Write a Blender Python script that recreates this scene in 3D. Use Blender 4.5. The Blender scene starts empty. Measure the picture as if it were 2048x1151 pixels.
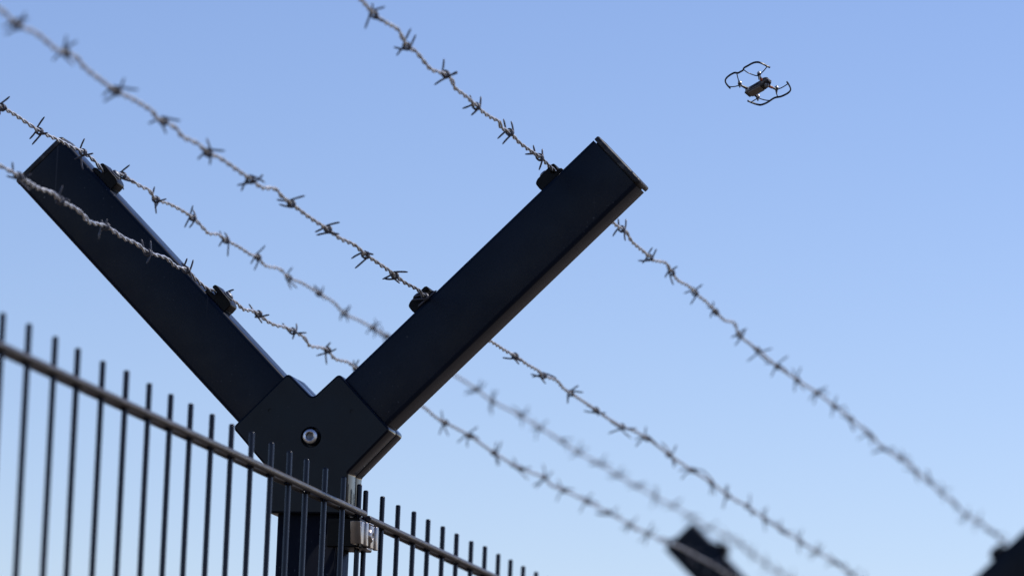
import bpy, bmesh, math, random
from mathutils import Vector, Matrix, noise
from mathutils.geometry import tessellate_polygon

scene = bpy.context.scene
COL = scene.collection
U = 0.79e-3            # one drawing unit of the fence plans, in metres
ZB = 2.011             # height of the Y bracket above the ground, metres

def W(x, y, z):
    """plan units (x across the fence, y along it, z up from the Y bracket) -> metres"""
    return Vector((x * U, y * U, ZB + z * U))

# ---------------------------------------------------------------- camera
cam_d = bpy.data.cameras.new('camera')
cam = bpy.data.objects.new('camera', cam_d)
COL.objects.link(cam)
cam_d.sensor_width = 36.0
cam_d.lens = 10625.2 / 2048 * 36
cam_d.clip_start = 0.05
cam_d.clip_end = 6000
yaw, pitch, roll = 0.22190, 0.14826, 0.03953
fwd = Vector((-math.sin(yaw) * math.cos(pitch), math.cos(yaw) * math.cos(pitch), math.sin(pitch)))
rgt = Vector((math.cos(yaw), math.sin(yaw), 0))
upv = rgt.cross(fwd)
r2 = rgt * math.cos(roll) + upv * math.sin(roll)
u2 = upv * math.cos(roll) - rgt * math.sin(roll)
rot = Matrix((r2, u2, -fwd)).transposed()
cam.matrix_world = Matrix.Translation(W(1245.8, -4730.1, -584.4)) @ rot.to_4x4()
cam_d.dof.use_dof = True
cam_d.dof.focus_distance = 4870 * U
cam_d.dof.aperture_fstop = 9.2
cam_d.dof.aperture_blades = 0
scene.camera = cam

# ---------------------------------------------------------------- sky, sun, exposure
SUN_EL, SUN_AZ = math.radians(47), math.radians(57)      # azimuth clockwise from +Y
world = bpy.data.worlds.new('World')
scene.world = world
world.use_nodes = True
nt = world.node_tree
nt.nodes.clear()
sky = nt.nodes.new('ShaderNodeTexSky')
sky.sky_type = 'NISHITA'
sky.sun_disc = False
sky.sun_elevation = SUN_EL
sky.sun_rotation = SUN_AZ
sky.altitude = 0
sky.air_density = 1.0
sky.dust_density = 0.3
sky.ozone_density = 3.0
bg = nt.nodes.new('ShaderNodeBackground')
bg.inputs['Strength'].default_value = 0.10
out = nt.nodes.new('ShaderNodeOutputWorld')
# the camera's cool white balance and contrast, applied to the whole sky alike
sc1 = nt.nodes.new('ShaderNodeVectorMath'); sc1.operation = 'SCALE'; sc1.inputs['Scale'].default_value = 0.1
gam = nt.nodes.new('ShaderNodeGamma'); gam.inputs['Gamma'].default_value = 1.4
wb = nt.nodes.new('ShaderNodeVectorMath'); wb.operation = 'MULTIPLY'; wb.inputs[1].default_value = (20.2, 16.4, 16.9)
nt.links.new(sky.outputs[0], sc1.inputs[0])
nt.links.new(sc1.outputs[0], gam.inputs['Color'])
nt.links.new(gam.outputs[0], wb.inputs[0])
nt.links.new(wb.outputs[0], bg.inputs[0])
nt.links.new(bg.outputs[0], out.inputs[0])

sun_d = bpy.data.lights.new('sun', 'SUN')
sun_d.energy = 3.6
sun_d.angle = math.radians(0.53)
sun_d.color = (1.0, 0.95, 0.88)
sun = bpy.data.objects.new('sun', sun_d)
sd = Vector((math.sin(SUN_AZ) * math.cos(SUN_EL), math.cos(SUN_AZ) * math.cos(SUN_EL), math.sin(SUN_EL)))
sun.rotation_euler = sd.to_track_quat('Z', 'Y').to_euler()
sun.location = (3, 1, 8)
COL.objects.link(sun)

scene.render.engine = 'CYCLES'
scene.view_settings.view_transform = 'Standard'
scene.view_settings.look = 'None'
scene.view_settings.exposure = 0.0
scene.view_settings.gamma = 1.0
scene.view_settings.use_curve_mapping = False

# ---------------------------------------------------------------- materials
def material(name, base, rough=0.5, metal=0.0, spec=0.5, var=0.0, var_scale=40, rvar=0.0,
             bump=0.0, bump_scale=300, dust=0.0, dust_scale=25, dust_col=(0.22, 0.21, 0.19), scratch=0.0, coat=0.0, fleck=0.0):
    m = bpy.data.materials.new(name)
    m.use_nodes = True
    n, l = m.node_tree.nodes, m.node_tree.links
    p = n['Principled BSDF']
    p.inputs['Metallic'].default_value = metal
    p.inputs['Roughness'].default_value = rough
    p.inputs['Specular IOR Level'].default_value = spec
    if coat:
        p.inputs['Coat Weight'].default_value = coat
        p.inputs['Coat Roughness'].default_value = 0.12
    tc = n.new('ShaderNodeTexCoord')
    def tex(scale, detail=6, rough_=0.6, vec=None):
        t = n.new('ShaderNodeTexNoise')
        t.inputs['Scale'].default_value = scale
        t.inputs['Detail'].default_value = detail
        t.inputs['Roughness'].default_value = rough_
        l.new(vec or tc.outputs['Object'], t.inputs['Vector'])
        return t
    def ramp(sock, a, b, lo=0.0, hi=1.0):
        r = n.new('ShaderNodeMapRange')
        r.inputs['From Min'].default_value = a
        r.inputs['From Max'].default_value = b
        r.inputs['To Min'].default_value = lo
        r.inputs['To Max'].default_value = hi
        l.new(sock, r.inputs['Value'])
        return r
    rgb = n.new('ShaderNodeRGB')
    rgb.outputs[0].default_value = (*base, 1)
    col = rgb.outputs[0]
    if var:
        v = ramp(tex(var_scale).outputs['Fac'], 0.3, 0.7, 1 - var, 1 + var)
        mx = n.new('ShaderNodeVectorMath'); mx.operation = 'SCALE'
        l.new(col, mx.inputs[0]); l.new(v.outputs[0], mx.inputs['Scale'])
        col = mx.outputs[0]
    if dust:
        big = ramp(tex(dust_scale, 8, 0.7).outputs['Fac'], 0.48, 0.8, 0, dust)
        fine = ramp(tex(dust_scale * 45, 3, 0.5).outputs['Fac'], 0.66, 0.76, 0, dust * 2.2)
        ad = n.new('ShaderNodeMath'); ad.operation = 'ADD'; ad.use_clamp = True
        l.new(big.outputs[0], ad.inputs[0]); l.new(fine.outputs[0], ad.inputs[1])
        fac = ad.outputs[0]
        if scratch:
            mp = n.new('ShaderNodeMapping')
            mp.inputs['Scale'].default_value = (220, 220, 6)
            mp.inputs['Rotation'].default_value = (0.0, 0.9, 0.3)
            l.new(tc.outputs['Object'], mp.inputs['Vector'])
            sc = ramp(tex(1.0, 2, 0.5, mp.outputs[0]).outputs['Fac'], 0.70, 0.76, 0, scratch)
            a2 = n.new('ShaderNodeMath'); a2.operation = 'ADD'; a2.use_clamp = True
            l.new(fac, a2.inputs[0]); l.new(sc.outputs[0], a2.inputs[1])
            fac = a2.outputs[0]
        if fleck:
            patch = ramp(tex(14, 3, 0.5).outputs['Fac'], 0.48, 0.62, 0, fleck)
            spots = ramp(tex(420, 1, 0.4).outputs['Fac'], 0.70, 0.76, 0, 1)
            mu = n.new('ShaderNodeMath'); mu.operation = 'MULTIPLY'
            l.new(patch.outputs[0], mu.inputs[0]); l.new(spots.outputs[0], mu.inputs[1])
            a3 = n.new('ShaderNodeMath'); a3.operation = 'ADD'; a3.use_clamp = True
            l.new(fac, a3.inputs[0]); l.new(mu.outputs[0], a3.inputs[1])
            fac = a3.outputs[0]
        mix = n.new('ShaderNodeMix'); mix.data_type = 'RGBA'
        l.new(fac, mix.inputs['Factor'])
        l.new(col, mix.inputs['A'])
        mix.inputs['B'].default_value = (*dust_col, 1)
        col = mix.outputs['Result']
    l.new(col, p.inputs['Base Color'])
    if rvar:
        rv = ramp(tex(var_scale * 1.7).outputs['Fac'], 0.3, 0.7, max(rough - rvar, 0.03), rough + rvar)
        l.new(rv.outputs[0], p.inputs['Roughness'])
    if bump:
        b = n.new('ShaderNodeBump')
        b.inputs['Strength'].default_value = bump
        b.inputs['Distance'].default_value = 0.0004
        l.new(tex(bump_scale, 4, 0.6).outputs['Fac'], b.inputs['Height'])
        l.new(b.outputs[0], p.inputs['Normal'])
    return m

M = {
    'paint': material('anthracite_paint', (0.0045, 0.0095, 0.0205), 0.28, 0, 0.15, 0.15, 30, 0.05, 0.05, 900, 0.016, 22, (0.26, 0.26, 0.28), 0.14, fleck=0.35),
    'paint_plain': material('anthracite_paint_clean', (0.0045, 0.0095, 0.0205), 0.28, 0, 0.15, 0.15, 30, 0.05, 0.05, 900, 0.016, 22, (0.26, 0.26, 0.28), fleck=0.35),
    'upright': material('anthracite_upright_paint', (0.015, 0.0165, 0.023), 0.34, 0, 0.14, 0.15, 30, 0.05, 0.05, 900, 0.016, 22, (0.26, 0.26, 0.28), fleck=0.25),
    'bracket': material('bracket_plastic', (0.0030, 0.0058, 0.0125), 0.17, 0, 0.17, 0.15, 26, 0.05, 0.04, 1400, 0.008, 16, (0.22, 0.22, 0.24), fleck=0.18),
    'cap': material('cap_plastic', (0.010, 0.011, 0.014), 0.50, 0, 0.4, 0.2, 60, 0.08, 0.35, 1100, 0.30, 90, (0.55, 0.55, 0.56)),
    'rod': material('fence_wire_paint', (0.0055, 0.0065, 0.012), 0.25, 0, 0.40, 0.2, 60, 0.05, 0.06, 900, 0.012, 60, (0.24, 0.22, 0.21)),
    'rail': material('sunlit_weathered_rail_paint', (0.045, 0.042, 0.044), 0.42, 0, 0.5, 0.25, 50, 0.08, 0.15, 900, 0.10, 45, (0.24, 0.21, 0.19)),  # the bars' paint, base lightened for sun on the rails, plus dust
    'black': material('black_plastic', (0.0022, 0.0022, 0.0028), 0.36, 0, 0.14, 0.2, 80, 0.05, 0.06, 800, 0.006, 80, (0.2, 0.18, 0.16)),
    'steel': material('stainless_steel', (0.36, 0.33, 0.31), 0.30, 1.0, 0.5, 0.05, 120, 0.04, 0.03, 1500),
    'zinc': material('zinc_bolt', (0.78, 0.79, 0.80), 0.34, 1.0, 0.5, 0.25, 900, 0.12, 0.4, 2200),
    'dark_hole': material('dull_dark_steel', (0.22, 0.23, 0.25), 0.48, 1.0),
    'strand': material('galvanised_wire', (0.65, 0.645, 0.64), 0.31, 0.75, 0.5, 0.18, 90, 0.1, 0.2, 700),
    'barb': material('shaded_weathered_barb_wire', (0.085, 0.087, 0.105), 0.42, 0.45, 0.5, 0.25, 200, 0.1, 0.2, 900),  # strand wire darkened for the barbs' unlit faces, with some weathering
    'drone_shell': material('drone_grey_plastic', (0.085, 0.08, 0.076), 0.42, 0, 0.5, 0.1, 300),
    'drone_black': material('drone_black_plastic', (0.010, 0.010, 0.012), 0.30, 0, 0.5, 0.1, 300),
    'drone_belly': material('drone_battery_plastic', (0.19, 0.16, 0.135), 0.5, 0, 0.5, 0.1, 300),
    'drone_silver': material('drone_motor_metal', (0.72, 0.70, 0.67), 0.35, 0.5, 0.5),
    'drone_orange': material('drone_orange_plastic', (0.42, 0.09, 0.03), 0.5),
    'drone_glass': material('drone_lens_glass', (0.01, 0.012, 0.02), 0.06, 0, 0.8),
    'drone_label': material('drone_label_grey', (0.42, 0.42, 0.41), 0.5),
    'drone_light': material('drone_light_plastic', (0.17, 0.165, 0.16), 0.45),
    'ground': material('dry_ground', (0.115, 0.09, 0.068), 0.95, 0, 0.2, 0.35, 0.8, 0, 1.0, 30, 0.5, 0.25, (0.07, 0.10, 0.035)),
}

# ---------------------------------------------------------------- object helpers
def tag(o, label=None, cat=None, group=None, kind=None):
    if label: o['label'] = label
    if cat: o['category'] = cat
    if group: o['group'] = group
    if kind: o['kind'] = kind
    return o

def empty(name, loc, **k):
    o = bpy.data.objects.new(name, None)
    o.empty_display_size = 0.05
    o.location = loc
    COL.objects.link(o)
    return tag(o, **k)

class MB:
    """collects vertices (metres, relative to the parent thing) and faces into ONE mesh"""
    def __init__(s): s.v, s.f, s.sm = [], [], []
    def add(s, vs, fs, smooth=True):
        b = len(s.v)
        s.v += [tuple(x) for x in vs]
        s.f += [tuple(b + i for i in f) for f in fs]
        s.sm += [smooth] * len(fs)
    def mesh(s, name, mat):
        me = bpy.data.meshes.new(name)
        me.from_pydata(s.v, [], s.f)
        me.polygons.foreach_set('use_smooth', s.sm)
        mats = mat if isinstance(mat, list) else [mat]
        for m in mats: me.materials.append(m)
        bm = bmesh.new(); bm.from_mesh(me)
        bmesh.ops.recalc_face_normals(bm, faces=bm.faces)
        bm.to_mesh(me); bm.free()
        me.update()
        return me
    def build(s, name, mat, parent=None, loc=None):
        o = bpy.data.objects.new(name, s.mesh(name, mat))
        COL.objects.link(o)
        if parent: o.parent = parent
        if loc: o.location = loc
        return o
    def rings(s, rings, closed=True, cap0=True, cap1=True, smooth=True):
        n = len(rings[0])
        vs = [p for r in rings for p in r]
        fs = []
        for i in range(len(rings) - 1):
            for j in range(n if closed else n - 1):
                k = (j + 1) % n
                fs.append((i * n + j, i * n + k, (i + 1) * n + k, (i + 1) * n + j))
        s.add(vs, fs, smooth)
        b = len(s.v) - len(vs)
        if cap0: s.f.append(tuple(b + j for j in range(n))[::-1]); s.sm.append(False)
        if cap1: s.f.append(tuple(b + (len(rings) - 1) * n + j for j in range(n))); s.sm.append(False)
    def tube(s, pts, rad, sides=8, cap=True):
        pts = [Vector(p) for p in pts]
        rings = []
        t0 = (pts[1] - pts[0]).normalized()
        ref = Vector((0, 0, 1)) if abs(t0.z) < 0.9 else Vector((1, 0, 0))
        nrm = (ref - t0 * ref.dot(t0)).normalized()
        for i, p in enumerate(pts):
            a = pts[max(i - 1, 0)]; b = pts[min(i + 1, len(pts) - 1)]
            t = (b - a)
            if t.length < 1e-12: t = t0
            t = t.normalized()
            nrm = (nrm - t * nrm.dot(t)).normalized()
            bn = t.cross(nrm)
            r = rad[i] if isinstance(rad, (list, tuple)) else rad
            rings.append([p + (nrm * math.cos(2 * math.pi * j / sides) + bn * math.sin(2 * math.pi * j / sides)) * r for j in range(sides)])
        s.rings(rings, True, cap, cap)

def fillet(poly, rads, seg=5):
    """round the corners of a closed 2-D polygon"""
    out, n = [], len(poly)
    for i in range(n):
        p = Vector(poly[i]); a = Vector(poly[i - 1]); b = Vector(poly[(i + 1) % n])
        r = rads[i] if isinstance(rads, (list, tuple)) else rads
        if r <= 0: out.append(tuple(p)); continue
        da, db = (a - p).normalized(), (b - p).normalized()
        ang = math.acos(max(-1, min(1, da.dot(db))))
        t = min(r / math.tan(ang / 2), 0.49 * (a - p).length, 0.49 * (b - p).length)
        rr = t * math.tan(ang / 2)
        c = p + (da + db).normalized() * (rr / math.sin(ang / 2))
        p0, p1 = p + da * t, p + db * t
        a0 = math.atan2(p0.y - c.y, p0.x - c.x); a1 = math.atan2(p1.y - c.y, p1.x - c.x)
        d = (a1 - a0 + math.pi) % (2 * math.pi) - math.pi
        for k in range(seg + 1):
            q = a0 + d * k / seg
            out.append((c.x + rr * math.cos(q), c.y + rr * math.sin(q)))
    return out

def inset(poly, d):
    """shift each vertex of a counter-clockwise polygon inwards by d"""
    n = len(poly); out = []
    for i in range(n):
        p = Vector(poly[i]); a = Vector(poly[i - 1]); b = Vector(poly[(i + 1) % n])
        e0, e1 = (p - a).normalized(), (b - p).normalized()
        n0, n1 = Vector((-e0.y, e0.x)), Vector((-e1.y, e1.x))
        m = (n0 + n1)
        m = m / max(m.dot(n0), 0.35) if m.length > 1e-9 else n0
        out.append((p.x + m.x * d, p.y + m.y * d))
    return out

def ccw(poly):
    a = sum(poly[i - 1][0] * poly[i][1] - poly[i][0] * poly[i - 1][1] for i in range(len(poly)))
    return poly if a > 0 else poly[::-1]

def slab(mb, poly, y0, y1, to3, bev=1.0, bev_back=None, holes=(), flip=False):
    """extrude a 2-D outline from depth y0 (front) to y1 with rounded edges; to3(u, v, y) gives the 3-D point.
    holes: (cu, cv, radius, depth) round recesses sunk into the front"""
    poly = ccw(poly)
    bb = bev if bev_back is None else bev_back
    rings = []
    for k in range(4):
        a = math.pi / 2 * k / 3
        rings.append((inset(poly, bev * (1 - math.sin(a))), y0 + bev * (1 - math.cos(a))))
    for k in range(4):
        a = math.pi / 2 * k / 3
        rings.append((inset(poly, bb * (1 - math.cos(a))), y1 - bb * (1 - math.sin(a))))
    R = [[to3(u, v, y) for u, v in q] for q, y in rings]
    mb.rings(R, True, False, True)
    front = rings[0][0]
    loops = [[Vector((u, v, 0)) for u, v in front]]
    circ = []
    for cu, cv, r, dep in holes:
        c = [(cu + r * math.cos(2 * math.pi * j / 28), cv + r * math.sin(2 * math.pi * j / 28)) for j in range(28)]
        circ.append((c, dep, r, cu, cv)); loops.append([Vector((u, v, 0)) for u, v in c][::-1])
    tris = tessellate_polygon(loops)
    flat = [p for lp in loops for p in lp]
    mb.add([to3(p.x, p.y, y0) for p in flat], tris, False)
    for c, dep, r, cu, cv in circ:
        c2 = [(cu + (u - cu) * 0.96, cv + (v - cv) * 0.96) for u, v in c]
        mb.rings([[to3(u, v, y0) for u, v in c], [to3(u, v, y0 + 0.5) for u, v in c2], [to3(u, v, y0 + dep) for u, v in c2]], True, False, True, False)

# ================================================================ ground
gb = MB()
gs = []
N = 40
for i in range(N + 1):
    for j in range(N + 1):
        x = math.copysign(abs(2 * i / N - 1) ** 3, 2 * i / N - 1) * 2500
        y = math.copysign(abs(2 * j / N - 1) ** 3, 2 * j / N - 1) * 2500
        gs.append((x, y, 0.0))
gb.add(gs, [(i * (N + 1) + j, (i + 1) * (N + 1) + j, (i + 1) * (N + 1) + j + 1, i * (N + 1) + j + 1) for i in range(N) for j in range(N)], False)
tag(gb.build('ground', M['ground']), kind='structure')

# ================================================================ Y-shaped fence posts
AN = 0.7815
CA, SA = math.cos(AN), math.sin(AN)
ZJ = -19.4
HD = 21.0
ORG = Vector((0, 0, ZB))       # part meshes are written relative to the post's foot

def arm3(sg):
    """(l outward along the arm, w towards the inside of the V, y) -> metres relative to the post foot"""
    def f(l, w, y):
        return Vector((sg * (l * CA - w * SA) * U, y * U, ZB + (ZJ + l * SA + w * CA) * U))
    return f

def up3(u, v, y):
    return Vector((u * U, y * U, ZB + v * U))

def rrect(hw, hh, r, seg=4):
    return fillet([(-hw, -hh), (hw, -hh), (hw, hh), (-hw, hh)], r, seg)

def build_post(name, label):
    root = empty(name, Vector((0, 0, 0)), label=label, cat='fence post', group='posts of the security fence')
    # upright
    mb = MB()
    sec = rrect(30, HD, 4.0)
    mb.rings([[Vector((u * U, v * U, z)) for u, v in sec] for z in (0.0, ZB - 60 * U)])
    mb.build('upright', M['upright'], root)
    foot = MB()
    s2 = rrect(62, 62, 6)
    foot.rings([[Vector((u * U, v * U, z)) for u, v in s2] for z in (0.0, 0.010)])
    foot.build('base_plate', M['paint'], root)
    # two arms, each with its end cap and two wire clips
    for sg in (-1, 1):
        f = arm3(sg)
        mb = MB()
        LA = 387.4
        mb.rings([[f(l, u, v) for u, v in sec] for l in (34, LA)], True, False, False)
        sec_i = rrect(27.6, HD - 2.4, 2.2)
        mb.rings([[f(l, u, v) for u, v in q] for q, l in ((sec, LA), (sec_i, LA), (sec_i, LA - 40))], True, False, False, False)
        arm = mb.build('arm', M['paint' if sg < 0 else 'paint_plain'], root)
        cap = MB()
        tilt = 0.9 if sg > 0 else 0.1
        def cp(l, u, v): return f(l + tilt * (abs(u) / 30.0) ** 1.0, u, v)
        so = rrect(30.3, HD + 0.3, 4.2)
        cap.rings([[cp(LA + 0.4, u * 0.985, v * 0.985) for u, v in so], [cp(LA + 0.9, u, v) for u, v in so], [cp(LA + 4.2, u, v) for u, v in so], [cp(LA + 5.4, u * 0.965, v * 0.955) for u, v in so]])
        si = rrect(26.8, HD - 3.2, 3.0)
        cap.rings([[f(LA + 1.2, u, v) for u, v in si], [f(LA - 18, u, v) for u, v in si]], True, False, True)
        cap.build('end_cap', M['cap'], arm)
        for lc in (334.5, 171.5):
            c = MB()
            prof = [(-13.3, 29.6), (13.8, 29.6), (14.4, 32.4), (12.0, 34.2), (5.5, 34.0), (4.2, 36.3), (5.5, 38.0), (10.8, 37.2), (12.2, 38.3), (11.8, 40.8), (9.8, 41.8), (-9.0, 41.0), (-13.3, 39.2), (-13.8, 33.0)]
            rr = [0, 0, 1.2, 1.0, 1.2, 1.2, 1.0, 1.0, 1.0, 1.4, 1.6, 4.5, 3.0, 2.5]
            pr = fillet(prof, rr, 3)
            slab(c, pr, -17, 6, lambda a, b, y, lc=lc, f=f: f(lc + a, b, y), 0.9)
            clip = c.build('wire_clip', M['black'], arm)
            s = MB()
            def disc(l0, w0, y0, r, n=20):
                return [f(l0 + r * math.cos(2 * math.pi * j / n), w0, y0 + r * math.sin(2 * math.pi * j / n)) for j in range(n)]
            y0 = -5.0
            s.rings([disc(lc - 2, 40.5, y0, 5.6), disc(lc - 2, 42.4, y0, 5.6)])
            s.rings([disc(lc - 2, 42.4, y0, 4.6), disc(lc - 2, 44.0, y0, 4.2), disc(lc - 2, 44.8, y0, 3.2), disc(lc - 2, 45.0, y0, 2.0), disc(lc - 2, 43.6, y0, 1.8)])
            s.build('screw', M['dark_hole'], clip)
    # the cast Y bracket: two half shells round a dark seam
    prof = [(-37.3, -75), (37.3, -75), (37.3, -36.5), (75.4, 3.8), (24.3, 55.3), (0.2, 32.2), (-24.3, 55.3), (-75.0, 3.8), (-37.3, -36.5)]
    rr = [1.5, 1.5, 4.5, 4, 4, 4.5, 4, 4, 4.5]
    pf = fillet(prof, rr, 4)
    h = MB()
    holes = [(0.4, -4.2, 9.9, 9.5), (-39.5, 19.8, 2.0, 1.0), (38.4, 19.8, 2.0, 1.0)]
    slab(h, pf, -27, 2.2, up3, 2.0, 0.7, holes)
    fr = h.build('bracket_half', M['bracket'], root)
    fr['label'] = 'front half of the Y bracket with the bolt recess'
    h = MB()
    slab(h, inset(ccw(pf), 2.0), 1.0, 6.0, up3, 0.2)
    h.build('bracket_core', M['black'], root)
    h = MB()
    slab(h, pf, 4.2, 27, up3, 0.7, 2.5)
    h.build('bracket_half', M['bracket'], root)
    # socket head bolt in its recess
    b = MB()
    def circ(r, y, n=28): return [up3(-0.6 + r * math.cos(2 * math.pi * j / n), -3.4 + r * math.sin(2 * math.pi * j / n), y) for j in range(n)]
    b.rings([circ(7.4, -19), circ(7.4, -25.2), circ(6.9, -26.6), circ(5.9, -27.6), circ(4.5, -27.9)], True, False, False)
    def hexr(r, y):
        o = []
        for j in range(28):
            a = 2 * math.pi * j / 28
            k = r * math.cos(math.pi / 6) / math.cos(((a + 0.2) % (math.pi / 3)) - math.pi / 6)
            o.append(up3(-0.6 + k * math.cos(a), -3.4 + k * math.sin(a), y))
        return o
    b.rings([circ(4.5, -27.9), hexr(4.1, -27.4)], True, False, False)
    bolt = b.build('bolt', M['zinc'], root)
    b = MB()
    b.rings([hexr(4.1, -27.4), hexr(4.0, -24.0), circ(0.5, -23.2)], True, False, True, False)
    b.build('hex_socket', M['dark_hole'], bolt)
    # panel holder: black spacer and stainless clamp on the camera side of the upright
    sp = MB()
    slab(sp, rrect(15.5, 13.5, 1.5), -24.5, 25, lambda u, v, y: up3(34.5 + u, -91.5 + v, y), 1.0)
    spacer = sp.build('spacer_block', M['black'], root)
    cl = MB()
    def box(x0, x1, y0, y1, z0, z1, r=1.0, m=cl, lean=0.0):
        hw, hh = (x1 - x0) / 2, (y1 - y0) / 2
        q = fillet([(-hw, -hh), (hw, -hh), (hw, hh), (-hw, hh)], r, 3)
        m.rings([[up3((x0 + x1) / 2 + u * k, z, (y0 + y1) / 2 + v * k - lean * (z - z0)) for u, v in q] for z, k in ((z0, 0.96), (z0 + 0.5, 1), (z1 - 0.5, 1), (z1, 0.96))])
    # near half and far half: folded channels with a rolled edge
    for (ya, yb) in ((-43, -21.5), (-6.5, 16)):
        half = MB()
        box(47.0, 48.5, ya, yb, -103.5, -83.0, 0.4, half)
        box(46.5, 56.2, ya, ya + 1.6, -103.5, -83.0, 0.5, half, 0.19)
        box(54.8, 56.4, ya, yb - 4.0, -103.5, -83.0, 0.5, half)
        box(54.3, 58.2, yb - 8.5, yb, -103.9, -82.6, 1.8, half)
        half.build('clamp_plate', M['steel'], root)
    bx = MB()
    box(46.5, 49.0, -24, 4, -105.5, -81.5, 0.6, bx)
    box(49.0, 56.5, -12.5, 1.5, -82.6, -81.2, 0.4, bx)
    box(49.0, 56.5, -20, -2.0, -106.4, -105.0, 0.4, bx)
    bx.build('clamp_bridge', M['steel'], root)
    cb = MB()
    def cx(r, x, n=24): return [up3(x, -93.5 + r * math.sin(2 * math.pi * j / n), -13.8 + r * math.cos(2 * math.pi * j / n)) for j in range(n)]
    cb.rings([cx(7.2, 49), cx(7.2, 56.5), cx(6.4, 58.4), cx(4.6, 59.8), cx(3.1, 60.2), cx(3.0, 57.6)])
    cb.build('clamp_bolt', M['steel'], root)
    return root

post = build_post('fence_post', 'dark Y-shaped steel post with a bolted bracket, standing sharp in the middle of the fence')
def children(o): return [c for c in bpy.data.objects if c.parent == o]
def copy_tree(o, parent=None):
    kids = children(o)
    c = o.copy()
    COL.objects.link(c)
    c.parent = parent
    for k in kids: copy_tree(k, c)
    return c
post2 = copy_tree(post)
post2.location = (0, 3275 * U, -1.5 * U)
post2['label'] = 'blurred far Y-shaped post at the bottom right, only its two arm tips showing'

# ================================================================ welded mesh panels
def rodmesh(name, r, length, axis, sides=12, mat='rod', bulge=0.0):
    mb = MB()
    prof = [(0, r * 0.72), (r * 0.35, r * 0.97), (r * 0.6, r), (length - r * 0.6, r), (length - r * 0.3, r * 0.95), (length, r * 0.70)]
    rings = []
    for t, rr in prof:
        ring = []
        for j in range(sides):
            a = 2 * math.pi * j / sides
            c, s_ = rr * math.cos(a), rr * math.sin(a)
            ring.append(Vector((c, s_, t)) if axis == 'z' else Vector((c, t, s_)))
        rings.append(ring)
    mb.rings(rings)
    return mb.mesh(name, M[mat])

def put(name, mesh, parent, loc, rot=None):
    o = bpy.data.objects.new(name, mesh)
    COL.objects.link(o)
    o.parent = parent
    o.location = loc
    if rot: o.rotation_euler = rot
    return o

def panel(name, label, ys, ztop, rail_y0, rail_y1, zrail, first_z=None):
    rnd = random.Random(len(name) + int(abs(rail_y0)))
    root = empty(name, Vector((45 * U, rail_y0 * U, 0)), label=label, cat='mesh fence', group='welded mesh fence panels')
    base = 0.045
    top = ZB + ztop * U
    bar = rodmesh('bar', 2.45 * U, top - base, 'z')
    for y in ys:
        put('bar', bar, root, (rnd.uniform(-.25, .25) * U, (y - rail_y0) * U, base + rnd.uniform(-1.0, 1.0) * U), (rnd.uniform(-.0003, .0003), rnd.uniform(-.0003, .0003), rnd.uniform(0, 6)))
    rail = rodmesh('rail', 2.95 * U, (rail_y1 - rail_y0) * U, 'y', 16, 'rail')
    z = ZB + zrail * U
    k = 0
    while z > 0.06:
        for dx in (5.2, -5.2):
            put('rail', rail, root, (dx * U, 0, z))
        z -= 0.2
    # weld beads where the visible top rails cross the bars
    wb = MB()
    z = ZB + zrail * U
    for y in ys:
        for dx in (1.9, -1.9):
            for sy in (-1, 1):
                c = Vector((dx * U, (y - rail_y0 + sy * 2.5) * U, z - 2.4 * U + rnd.uniform(-.3, .3) * U))
                r = rnd.uniform(.8, 1.5) * U
                vs = [c + Vector((math.cos(a) * math.cos(b), math.sin(a) * math.cos(b), math.sin(b))) * r for b in (-1.1, 0, 1.1) for a in (0, 1.26, 2.51, 3.77, 5.03)]
                wb.add(vs, [(i * 5 + j, i * 5 + (j + 1) % 5, (i + 1) * 5 + (j + 1) % 5, (i + 1) * 5 + j) for i in range(2) for j in range(5)] + [(4, 3, 2, 1, 0), (10, 11, 12, 13, 14)])
    w = wb.build('weld_beads', M['rod'], root)
    w['kind'] = 'stuff'
    return root

near_ys = [-13 - 63.0 * i for i in range(50)]
far_ys = [14 + 62.4 * i for i in range(51)]
panel('mesh_fence', 'near mesh fence panel of dark upright bars, crossing in front of the middle post', near_ys, -45.8, -3125, -8, -72.8)
panel('mesh_fence', 'far mesh fence panel running down to the lower right from the steel clamp', far_ys, -47.3, 5, 3160, -75.2)

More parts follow.
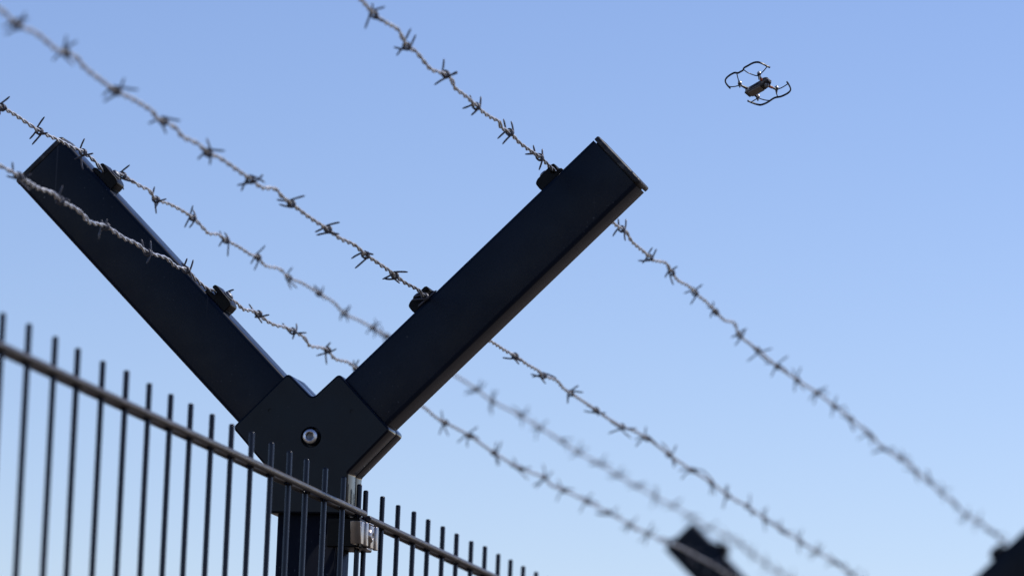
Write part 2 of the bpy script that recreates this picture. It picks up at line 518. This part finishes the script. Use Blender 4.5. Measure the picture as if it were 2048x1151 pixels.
# ================================================================ barbed wires
WIRES = {
    'L1': ([(-327.5, 247.8), (-273.9, 248.9), (-217.0, 246.6), (-156.6, 249.4), (-122.7, 250.4), (-83.5, 251.4), (-43.3, 250.1), (-16.6, 245.8), (13.9, 249.3), (48.0, 252.9), (105.5, 252.3), (132.7, 253.6), (159.5, 248.8), (209.8, 253.0), (248.9, 253.6), (294.4, 253.2), (328.3, 248.8), (352.7, 247.2), (387.6, 251.9), (416.4, 250.5), (466.2, 252.4), (509.6, 251.0), (539.0, 253.1), (573.8, 249.7), (632.0, 255.2), (666.0, 250.9), (724.3, 254.5), (799.7, 254.7), (855.0, 253.8), (911.8, 249.5), (971.0, 251.0), (1038.5, 251.9), (1109.9, 253.1), (1245.5, 253.4), (1373.8, 254.8), (1466.8, 255.0), (1568.2, 254.1), (1667.3, 251.8), (1818.9, 254.7), (1946.7, 254.4), (2082.5, 254.5), (2200.4, 253.8), (2345.7, 255.9), (2468.8, 254.8), (2603.0, 255.8), (2738.2, 256.5), (2881.8, 259.1), (3022.9, 260.1), (3177.8, 259.1), (3328.9, 263.2), (3440.9, 262.7), (3565.4, 260.9), (3679.8, 255.9), (3805.9, 256.6)],
           [(0, [(7.8, 9.4), (-1.1, -7.2), (5.5, -1.8)]), (2, [(6.0, 12.4), (-9.0, -7.4), (-6.0, -12.8), (7.0, -0.9)]), (5, [(1.9, 12.7), (9.5, -0.4), (-8.3, -6.6), (-0.8, -16.0)]), (9, [(8.4, 9.2), (1.5, -13.9), (-3.5, 3.3)]), (12, [(-1.0, 12.3), (10.9, 0.6), (-0.6, -8.8), (0.1, -13.8)]), (15, [(1.0, 12.1), (-7.8, -10.1), (-3.2, -10.1)]), (19, [(-5.6, 9.2), (-7.0, -6.7), (2.8, -17.0)]), (22, [(9.1, 11.6), (-7.2, -7.4), (-3.2, -14.2), (0.3, -6.3)]), (25, [(5.0, 10.8), (9.1, -10.7), (-2.9, 4.3)]), (27, [(-4.3, 9.3), (4.1, 8.8), (7.0, -7.7)]), (29, [(8.2, 7.9), (-4.2, -7.9), (5.5, -10.1)]), (31, [(10.2, 5.8), (-7.8, -6.9), (2.2, -11.4)]), (32, []), (33, []), (34, []), (36, []), (37, []), (38, []), (39, []), (40, []), (41, []), (42, []), (43, []), (44, []), (45, []), (46, []), (47, []), (48, []), (49, []), (50, []), (51, []), (52, []), (53, [])]),
    'L2': ([(-666.7, 135.7), (-618.5, 135.5), (-563.8, 135.4), (-526.4, 137.2), (-496.3, 135.6), (-454.7, 136.2), (-432.4, 133.5), (-414.3, 131.3), (-364.4, 135.7), (-310.8, 134.3), (-270.5, 135.5), (-237.0, 133.3), (-184.6, 136.8), (-146.7, 135.0), (-115.4, 136.7), (-76.0, 132.7), (-43.4, 131.2), (-21.1, 132.3), (20.6, 133.5), (65.0, 133.6), (88.7, 131.4), (120.9, 134.4), (144.7, 135.0), (169.3, 132.4), (204.8, 133.2), (242.2, 136.7), (271.0, 137.0), (313.9, 137.3), (326.5, 133.1), (340.5, 132.1), (391.7, 137.4), (409.9, 138.0), (439.3, 133.5), (492.7, 137.4), (516.1, 136.0), (533.1, 135.8), (630.3, 136.6), (733.6, 135.7), (835.6, 135.7), (881.5, 131.8), (934.7, 132.1), (1051.4, 132.4), (1181.3, 129.2), (1327.3, 128.9), (1458.9, 134.0), (1503.2, 129.5), (1579.3, 132.3), (1719.1, 134.2), (1848.7, 135.7), (1986.9, 136.2), (2109.6, 137.2), (2250.7, 140.4), (2352.5, 143.8), (2435.1, 143.5), (2589.6, 145.6), (2718.3, 144.5)],
           [(1, [(-4.7, 11.2), (11.0, -12.4)]), (4, [(1.6, 12.8), (-3.4, -2.6)]), (8, [(-2.9, 5.3), (-5.3, -11.9), (1.1, 6.2)]), (11, [(-5.0, 11.2), (1.8, 10.8), (-0.5, -10.4)]), (14, [(1.4, 10.6), (-4.5, 6.0), (5.5, -7.8)]), (18, [(6.6, 2.9)]), (22, [(-9.2, 9.2), (4.3, -9.2), (-3.8, -3.4)]), (26, [(-10.4, 7.9), (14.2, -1.4), (-0.2, -8.0)]), (31, [(3.8, 7.7), (9.2, 1.6), (-11.1, -6.2), (-1.5, -14.3)]), (35, [(3.3, 9.4), (2.8, -5.2)]), (36, []), (37, []), (40, []), (41, []), (42, []), (43, []), (44, []), (46, []), (47, []), (48, []), (49, []), (50, []), (51, []), (53, []), (54, []), (55, [])]),
    'R2': ([(-1297.4, 133.6), (-1259.4, 130.2), (-1213.6, 133.4), (-1165.8, 131.8), (-1139.5, 134.1), (-1118.9, 135.3), (-1096.1, 132.4), (-1065.6, 130.2), (-1015.7, 130.1), (-974.1, 131.9), (-925.9, 131.9), (-909.2, 129.6), (-886.2, 131.2), (-858.4, 131.2), (-832.7, 128.9), (-794.5, 130.7), (-760.9, 129.2), (-727.3, 131.2), (-674.5, 130.1), (-634.6, 130.1), (-598.6, 129.8), (-556.8, 135.8), (-535.3, 132.8), (-505.8, 131.9), (-459.2, 130.5), (-415.2, 130.1), (-382.7, 130.8), (-342.4, 129.6), (-291.3, 132.2), (-251.0, 129.8), (-214.4, 130.7), (-176.8, 129.5), (-136.9, 129.4), (-102.0, 128.0), (-70.9, 129.1), (-45.4, 129.9), (-21.1, 128.0), (91.8, 126.7), (177.3, 124.4), (264.9, 126.4), (319.0, 126.8), (367.2, 127.6), (425.9, 127.3), (480.8, 128.9), (505.4, 127.2), (561.5, 130.2), (602.2, 127.5), (642.8, 127.7), (702.3, 127.8), (771.3, 126.8), (841.8, 126.8), (919.4, 128.1), (978.5, 131.2), (1062.5, 133.5), (1140.4, 132.5), (1189.5, 130.6), (1334.3, 130.2), (1462.0, 131.2), (1578.3, 128.4), (1712.2, 130.9), (1852.3, 129.7), (1970.5, 130.5), (2117.3, 130.2), (2265.7, 131.9), (2407.3, 133.1), (2527.9, 131.0)],
           [(1, [(10.2, 3.2), (-10.3, -2.2), (-9.0, -7.1)]), (4, [(9.6, 7.7), (-10.5, -5.5)]), (8, [(19.0, 0.1), (-9.7, -4.6), (-8.4, -9.1)]), (12, [(15.3, -0.7), (-11.7, -2.4), (0.6, 3.9)]), (16, [(15.3, 0.9), (-9.1, -4.8), (1.6, -9.6)]), (19, [(13.0, -3.2), (-7.9, -9.5), (-11.0, -5.0)]), (23, [(13.0, 6.0), (-13.4, 3.7), (-11.1, -0.1), (2.2, -1.3)]), (26, [(11.6, 5.3), (-12.2, -2.2), (-9.9, -5.3)]), (29, [(9.0, -0.4), (-12.5, -3.6), (-8.5, -12.5), (1.2, 3.6)]), (32, [(13.3, 2.4), (-11.9, -3.3), (-9.6, -3.2), (4.4, -6.8)]), (36, [(-12.1, -3.8), (-10.9, -0.1), (-6.2, -9.4), (10.1, 6.6)]), (37, []), (38, []), (41, [(-12.1, -2.1), (4.9, -8.5), (-4.1, -0.0)]), (44, [(-12.5, 1.0), (2.9, -8.2), (14.7, -3.0), (-12.5, -1.1)]), (47, [(14.9, 0.1), (-2.2, -11.1)]), (49, [(-12.5, -1.2), (11.0, -2.6), (3.0, -6.5)]), (51, []), (53, []), (55, []), (56, []), (57, []), (58, []), (59, []), (60, []), (61, []), (62, []), (63, []), (64, []), (65, [])]),
    'R1': ([(-755.8, 253.7), (-702.8, 251.8), (-664.3, 252.8), (-623.8, 255.7), (-609.3, 252.5), (-587.7, 248.9), (-563.0, 248.8), (-508.7, 246.1), (-481.7, 248.4), (-454.6, 251.6), (-433.8, 250.4), (-418.1, 247.0), (-372.4, 247.5), (-333.5, 247.0), (-288.2, 247.6), (-242.3, 250.3), (-235.5, 246.7), (-205.0, 247.8), (-165.2, 246.9), (-125.1, 247.4), (-73.7, 248.8), (-40.7, 248.2), (-0.6, 247.8), (67.6, 247.9), (178.3, 246.8), (271.4, 245.4), (311.3, 246.5), (333.9, 247.8), (365.5, 243.0), (428.0, 243.0), (457.4, 241.6), (481.3, 242.4), (537.1, 248.7), (573.7, 244.6), (616.0, 242.9), (669.5, 245.4), (713.0, 244.7), (775.1, 243.5), (829.4, 242.4), (878.6, 240.5), (949.0, 247.6), (982.5, 238.7), (1099.4, 239.2), (1231.4, 238.9), (1372.1, 242.6), (1522.7, 247.5), (1657.6, 249.0), (1781.8, 250.3), (1936.3, 250.5), (2045.6, 246.7), (2215.7, 253.2), (2352.0, 254.3), (2478.8, 254.3), (2604.9, 253.8), (2756.3, 254.9), (2870.4, 251.9), (3031.3, 258.9), (3170.5, 260.0), (3308.8, 259.7)],
           [(1, [(10.4, 4.9), (-7.3, -11.7)]), (5, [(4.1, 13.7), (6.7, 10.0), (-11.3, -0.9), (-9.8, -7.1)]), (9, [(-1.4, 12.8), (10.3, 1.3), (-9.5, -9.4), (9.4, 3.0)]), (13, [(-4.8, 9.1), (-12.8, -1.8), (-4.1, -8.3)]), (17, [(-5.0, 11.2), (-10.7, -6.3), (-5.9, -11.3)]), (20, [(-5.6, 10.6), (-14.1, 2.7), (-0.5, -12.0)]), (23, []), (24, []), (26, [(-3.4, 9.9), (-8.7, -7.5), (4.5, -12.4)]), (30, [(3.2, 9.7), (6.3, 9.2), (-12.3, -3.1), (-8.0, -5.7)]), (33, [(-5.1, 9.3), (-7.2, -5.2)]), (36, [(8.8, 8.6), (-12.4, -0.1), (-4.3, -12.8)]), (38, [(-2.1, 10.9), (-5.2, -7.1), (0.2, -5.4)]), (41, [(8.7, 7.9), (-9.5, -2.3), (-5.2, -11.2)]), (42, []), (43, []), (44, []), (45, []), (46, []), (47, []), (48, []), (49, []), (50, []), (51, []), (52, []), (53, []), (54, []), (55, []), (56, []), (57, []), (58, [])]),
}
WX = {'L1': -215.5, 'L2': -101.5, 'R1': 216.5, 'R2': 101.5}
WLAB = {
    'L1': 'upper barbed wire of the left arm, clipped nearest to its tip',
    'L2': 'lowest barbed wire on the left arm, running across the dark face of the arm',
    'R1': 'top right barbed wire, clipped just below the tip of the right arm',
    'R2': 'barbed wire clipped half way up the right arm, blurred at the upper left corner',
}
SCREWS = {}

def barb_mesh(tips, rnd):
    """a four-point barb: two short wires each wound round the strands, ends cut on the slant"""
    mb = MB()
    t = list(tips)
    while len(t) < 4:
        if t:
            a = math.atan2(t[-1][1], t[-1][0]) + rnd.uniform(1.9, 4.3)
            Ln = rnd.uniform(13, 17) if not tips else rnd.uniform(8, 13)
        else:
            a = rnd.uniform(0, 2 * math.pi); Ln = rnd.uniform(14, 18)
        if not tips: Ln = rnd.uniform(13, 18)
        t.append((Ln * math.cos(a), Ln * math.sin(a)))
    y = -3.6
    rc, rw = 2.8, 0.86
    for A, B in ((t[0], t[1]), (t[2], t[3])):
        a1 = math.atan2(A[1], A[0]); a2 = math.atan2(B[1], B[0])
        b1 = a1 + math.pi / 2; b2 = a2 - math.pi / 2
        while b2 - b1 < math.radians(330): b2 += 2 * math.pi
        if b2 - b1 > math.radians(560): b2 -= 2 * math.pi
        adv = 1.75 * (b2 - b1) / (2 * math.pi)
        coil = []
        n = max(10, int((b2 - b1) / 0.42))
        for i in range(n + 1):
            q = b1 + (b2 - b1) * i / n
            coil.append(Vector((rc * math.cos(q), y + adv * i / n, rc * math.sin(q))))
        ya, yb = y + rnd.uniform(-3.5, 1.0), y + adv + rnd.uniform(-1.0, 3.5)
        def tip(T, start, yy):
            end = Vector((T[0], yy, T[1]))
            d = end - start
            side = Vector((-d.z, 0, d.x)).normalized() * rnd.uniform(-.6, .6)
            return [start + d * k + side * math.sin(math.pi * k) for k in (0.25, 0.5, 0.75, 0.93, 1.0)]
        pa = tip(A, coil[0], ya)[::-1]
        pb = tip(B, coil[-1], yb)
        pts = [p * U for p in pa + coil + pb]
        rads = [0.16 * rw * U, 0.75 * rw * U] + [rw * U] * (len(pts) - 4) + [0.75 * rw * U, 0.16 * rw * U]
        mb.tube(pts, rads, 7)
        y += adv + 1.9
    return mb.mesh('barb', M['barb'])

def catmull(nodes, step):
    P = [Vector(p) for p in nodes]
    P = [P[0] * 2 - P[1]] + P + [P[-1] * 2 - P[-2]]
    out = []
    for i in range(1, len(P) - 2):
        p0, p1, p2, p3 = P[i - 1:i + 3]
        n = max(2, int((p2 - p1).length / step))
        for k in range(n):
            t = k / n
            out.append(0.5 * ((2 * p1) + (p2 - p0) * t + (2 * p0 - 5 * p1 + 4 * p2 - p3) * t * t + (3 * p1 - p0 - 3 * p2 + p3) * t ** 3))
    out.append(P[-2])
    return out

for key, (path, barbs) in WIRES.items():
    rnd = random.Random('wire' + key)
    X = WX[key]
    nodes, bl = [], []
    # the wire goes on out of the frame at both ends with the same spacing of barbs
    y0, z0 = path[0]
    ys = []
    yy = path[barbs[0][0]][0] - 127
    pre = []
    k = 0
    while yy > -2700:
        pre.append((yy, z0 + rnd.uniform(-2, 2), k % 2 == 0))
        yy -= 63; k += 1
    pre = [q for q in pre if q[0] < y0 - 12][::-1]
    for a, b, isb in pre:
        nodes.append((X + rnd.uniform(-.9, .9), a, b))
        if isb: bl.append((len(nodes) - 1, []))
    off = len(nodes)
    for i, (a, b) in enumerate(path):
        nodes.append((X + (rnd.uniform(-1.0, 1.0) if abs(a) > 60 else 0), a, b))
    bl += [(off + i, t) for i, t in barbs]
    yy, zz = path[-1]
    k = 0
    while yy < 4700:
        yy += 64; k += 1
        nodes.append((X + rnd.uniform(-.9, .9), yy, zz + rnd.uniform(-2, 2)))
        if k % 2 == 0: bl.append((len(nodes) - 1, []))
    origin = W(X, 0, 0)
    root = empty('barbed_wire', Vector((origin.x, 0, ZB + z0 * U)), label=WLAB[key], cat='barbed wire', group='barbed wires strung between the posts')
    rel = Vector((X, 0, z0))
    cpts = catmull([Vector(p) - rel for p in nodes], 2.6)
    # twisted pair
    for ph in (0, math.pi):
        pts, s_acc = [], 0.0
        for i, p in enumerate(cpts):
            a = cpts[max(i - 1, 0)]; b = cpts[min(i + 1, len(cpts) - 1)]
            t = (b - a).normalized()
            n = Vector((1, 0, 0)); n = (n - t * n.dot(t)).normalized(); bn = t.cross(n)
            if i: s_acc += (p - cpts[i - 1]).length
            th = 2 * math.pi * s_acc / 36.0 + 1.9 * noise.noise(Vector((s_acc * 0.006, X, 3.3))) * 2.2 + ph
            rr = 1.0 + 0.45 * max(0, noise.noise(Vector((s_acc * 0.02, X * 2, ph))))
            pts.append((p + (n * math.cos(th) + bn * math.sin(th)) * rr) * U)
        mb = MB()
        mb.tube(pts, 0.95 * U, 8)
        mb.build('strand', M['strand'], root)
    for i, t in bl:
        x, y, z = nodes[i]
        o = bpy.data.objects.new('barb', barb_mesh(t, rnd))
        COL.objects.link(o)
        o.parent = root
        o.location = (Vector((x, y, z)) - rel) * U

# ================================================================ drone
DS = 0.1597 * U
DF = Vector((0.85063, -0.39074, 0.35177)); DSd = Vector((0.51086, 0.77241, -0.37736)); DU = Vector((-0.12426, 0.50071, 0.85665))
# frame columns: forward, left, up
DR = Matrix((DF, DSd, DU)).transposed()
drone = empty('drone', W(394.7, 46.8, 336.6), label='small dark quadcopter drone with curved propeller guards, hovering in the upper right sky', cat='drone')
drone.rotation_euler = DR.to_euler()
def D(a, b, h=0.0): return Vector((a * DS, b * DS, h * DS))   # a forward, b to its left, h up

def smooth_path(pts, step=6):
    return catmull([Vector(p) for p in pts], step)
def dtube(name, pts, r, mat, parent=drone, sides=8, label=None):
    mb = MB()
    q = [D(*p) for p in smooth_path([(a, b, h) for a, b, h in pts])]
    mb.tube(q, r * DS if not isinstance(r, list) else r, sides)
    return mb.build(name, M[mat], parent)

gl = [(157.1, -90.3), (151.0, -106.5), (147.3, -127.4), (140.7, -150.8), (132.2, -168.0), (115.3, -179.2), (95.1, -182.8), (67.8, -182.0), (42.8, -181.9), (30.2, -176.9), (20.5, -169.4), (-0.3, -168.4), (-16.6, -168.9), (-24.1, -177.6), (-33.3, -184.1), (-60.2, -184.9), (-86.8, -180.0), (-105.2, -172.0), (-117.6, -160.0), (-127.2, -137.9), (-131.9, -111.8), (-133.4, -95.0)]
gr = [(155.1, 71.0), (151.6, 88.7), (143.0, 113.6), (133.4, 133.6), (117.8, 145.6), (95.4, 151.4), (68.2, 151.2), (44.8, 147.5), (28.5, 139.4), (9.6, 134.2), (-13.8, 136.2), (-37.8, 139.1), (-63.8, 138.4), (-87.8, 131.6), (-100.9, 115.8), (-110.1, 95.5), (-118.0, 73.7), (-124.3, 55.8)]
def guard(rim, struts):
    mb = MB()
    c = smooth_path([(a, b, 3) for a, b in rim])
    # flat strip-like rim: taller than wide
    rings = []
    for i, p in enumerate(c):
        t = (c[min(i + 1, len(c) - 1)] - c[max(i - 1, 0)]).normalized()
        n = Vector((t.y, -t.x, 0))
        rings.append([D(*(p + n * (4.6 * math.cos(q)) + Vector((0, 0, 7.0 * math.sin(q))))) for q in [2 * math.pi * j / 10 for j in range(10)]])
    mb.rings(rings)
    g = mb.build('propeller_guard', M['drone_black'], drone)
    for s in struts:
        dtube('strut', [(a, b, 2) for a, b in s], 3.1, 'drone_black', g)
guard(gl, [[(67.7, -77.1), (113.1, -91.3), (149.2, -106.3)], [(63.1, -75.7), (50.4, -86.1), (37.0, -115.0), (29.0, -144.5), (28.3, -174.8)],
           [(-71.7, -83.2), (-41.1, -140.2), (-22.0, -172.9)], [(-74.3, -80.2), (-106.5, -91.1), (-129.7, -109.1)]])
guard(gr, [[(68.5, 84.9), (100.3, 90.4), (148.5, 87.2)], [(58.1, 89.2), (32.0, 140.1)],
           [(-63.8, 74.4), (-93.3, 75.9), (-114.8, 78.0)], [(-61.5, 73.7), (-41.8, 112.8), (-20.9, 136.3)]])

# fuselage: rounded sections from tail to nose
def sect(a, hw, h0, h1, r, bc=-2.0, seg=4):
    q = fillet([(-hw, h0), (hw, h0), (hw, h1), (-hw, h1)], r, seg)
    return [D(a, bc + u, v) for u, v in q]
fb = MB()
fb.rings([sect(-80, 20, -15, 8, 5), sect(-76, 25, -19, 12, 6), sect(-56, 27, -20, 15, 8), sect(-20, 26, -20, 17, 9), sect(28, 26, -20, 20, 9), sect(46, 29, -18, 23, 10), sect(66, 29, -10, 24, 10), sect(78, 25, -2, 21, 9), sect(83, 19, 3, 16, 6)])
body = fb.build('fuselage', M['drone_shell'], drone)
bt = MB()
bt.rings([sect(-60, 22, -26, -18, 3), sect(-56, 24, -27.5, -18, 3), sect(26, 24, -27.5, -18, 3), sect(30, 22, -26, -18, 3)])
bt.build('battery_cover', M['drone_belly'], drone)
# side inlet strips, rear vents and label
for b0 in (-29.0, 24.5):
    s = MB()
    s.rings([[D(a, b0 - 0.3, h) for h in (-8, 8)] + [D(a, b0 + 0.6, h) for h in (8, -8)] for a in (-30, 20)])
    s.build('side_inlet', M['drone_black'], body)
s = MB()
s.rings([[D(a, b, h) for b, h in ((-30.6, -12), (-27.6, -12), (-27.6, 6), (-30.6, 6))] for a in (-70, -44)])
s.build('label_strip', M['drone_label'], body)
for k in range(5):
    s = MB()
    b = -22 + 10 * k
    s.rings([[D(a, b + u, h) for u, h in ((-2.6, -17), (2.6, -17), (2.6, -6), (-2.6, -6))] for a in (-82.5, -78)])
    s.build('vent', M['drone_black'], body)
# light band round the nose and a ridge along each side
s = MB()
s.rings([sect(44, 29.6, -17, 23.4, 10), sect(47, 30.6, -17, 24.6, 10), sect(56, 30.6, -14, 25.2, 10), sect(59, 29.4, -13, 24.2, 10)])
s.build('nose_band', M['drone_light'], body)
for b0 in (-28.2, 24.2):
    s = MB()
    s.rings([[D(a, b0 + u, h) for u, h in ((-1.4, -17), (1.4, -17), (1.4, -12.5), (-1.4, -12.5))] for a in (-60, 30)])
    s.build('side_ridge', M['drone_light'], body)
# nose bay with the gimbal camera
s = MB()
s.rings([sect(34, 20, -26, -16, 4), sect(38, 22, -27, -12, 4), sect(64, 22, -20, -4, 4), sect(82, 17, -8, 8, 4), sect(86, 14, -5, 6, 3)])
bay = s.build('gimbal_bay', M['drone_black'], drone)
s = MB()
s.rings([sect(52, 9, -32, -16, 4), sect(54, 11, -34, -14, 5), sect(70, 11, -32, -12, 5), sect(72, 9, -30, -14, 4)])
gim = s.build('gimbal_camera', M['drone_light'], drone)
s = MB()
def ring_a(a, r, b0=-2, h0=-22, n=16): return [D(a, b0 + r * math.cos(2 * math.pi * j / n), h0 + r * math.sin(2 * math.pi * j / n)) for j in range(n)]
s.rings([ring_a(71, 7), ring_a(76, 7), ring_a(76.5, 5.6), ring_a(75.5, 4.6)])
s.build('lens', M['drone_glass'], gim)
s = MB()
s.rings([[D(a, b, h) for b, h in ((-17, -24), (-14, -24), (-14, -8), (-17, -8))] for a in (56, 68)])
s.build('gimbal_yoke', M['drone_label'], gim)
for bb in (-18, 12):
    s = MB()
    s.rings([[D(a, bb + 4 * math.cos(2 * math.pi * j / 12), 13 + 3.5 * math.sin(2 * math.pi * j / 12)) for j in range(12)] for a in (79, 84)])
    s.build('vision_sensor', M['drone_glass'], body)

# arms, motors, feet
MOT = [(66.5, -77.0, 1), (-72.0, -82.5, 0), (67.5, 85.0, 1), (-63.0, 75.0, 0)]
for a, b, front in MOT:
    sb = -1 if b < 0 else 1
    root_a = 46 if front else -60
    m = MB()
    st = [D(root_a, -2 + sb * 23, 5), D(root_a * 0.6 + a * 0.4, sb * 44, 6), D(a - (3 if a > 0 else -3), b * 0.86, 2), D(a, b, 0)]
    m.tube([st[0], st[1], st[2], st[3]], [9.5 * DS, 7.5 * DS, 6.2 * DS, 6.5 * DS], 10)
    arm = m.build('arm', M['drone_shell'], drone)
    m = MB()
    m.tube([st[0] * 0.55 + st[1] * 0.45 + D(0, 0, -1.6), st[1] * 0.6 + st[2] * 0.4 + D(0, 0, -1.6)], 7.6 * DS if front else 6.9 * DS, 10)
    m.build('arm_band', M['drone_orange' if front else 'drone_black'], arm)
    def rz(h, r, n=18): return [D(a + r * math.cos(2 * math.pi * j / n), b + r * math.sin(2 * math.pi * j / n), h) for j in range(n)]
    m = MB()
    m.rings([rz(2, 9), rz(6, 11), rz(9, 11)])
    m.build('motor_base', M['drone_black'], arm)
    m = MB()
    m.rings([rz(10, 11), rz(11, 12), rz(21, 12), rz(24, 10), rz(26, 5)])
    mot = m.build('motor', M['drone_silver'], arm)
    m = MB()
    m.rings([rz(26, 5.2), rz(31, 4.6), rz(33, 3)])
    m.build('propeller_hub', M['drone_black'], arm)
    # landing foot below the motor
    L_ = 34 if front else 20
    m = MB()
    m.rings([[D(a + u * (6.5 - 3.5 * k), b + v * (3.6 - 1.2 * k), 2 - L_ * k) for u, v in ((-1, -1), (1, -1), (1, 1), (-1, 1))] for k in (0, 0.25, 0.6, 0.92, 1.0)], True, True, True, False)
    m.build('landing_foot', M['drone_shell'], arm)
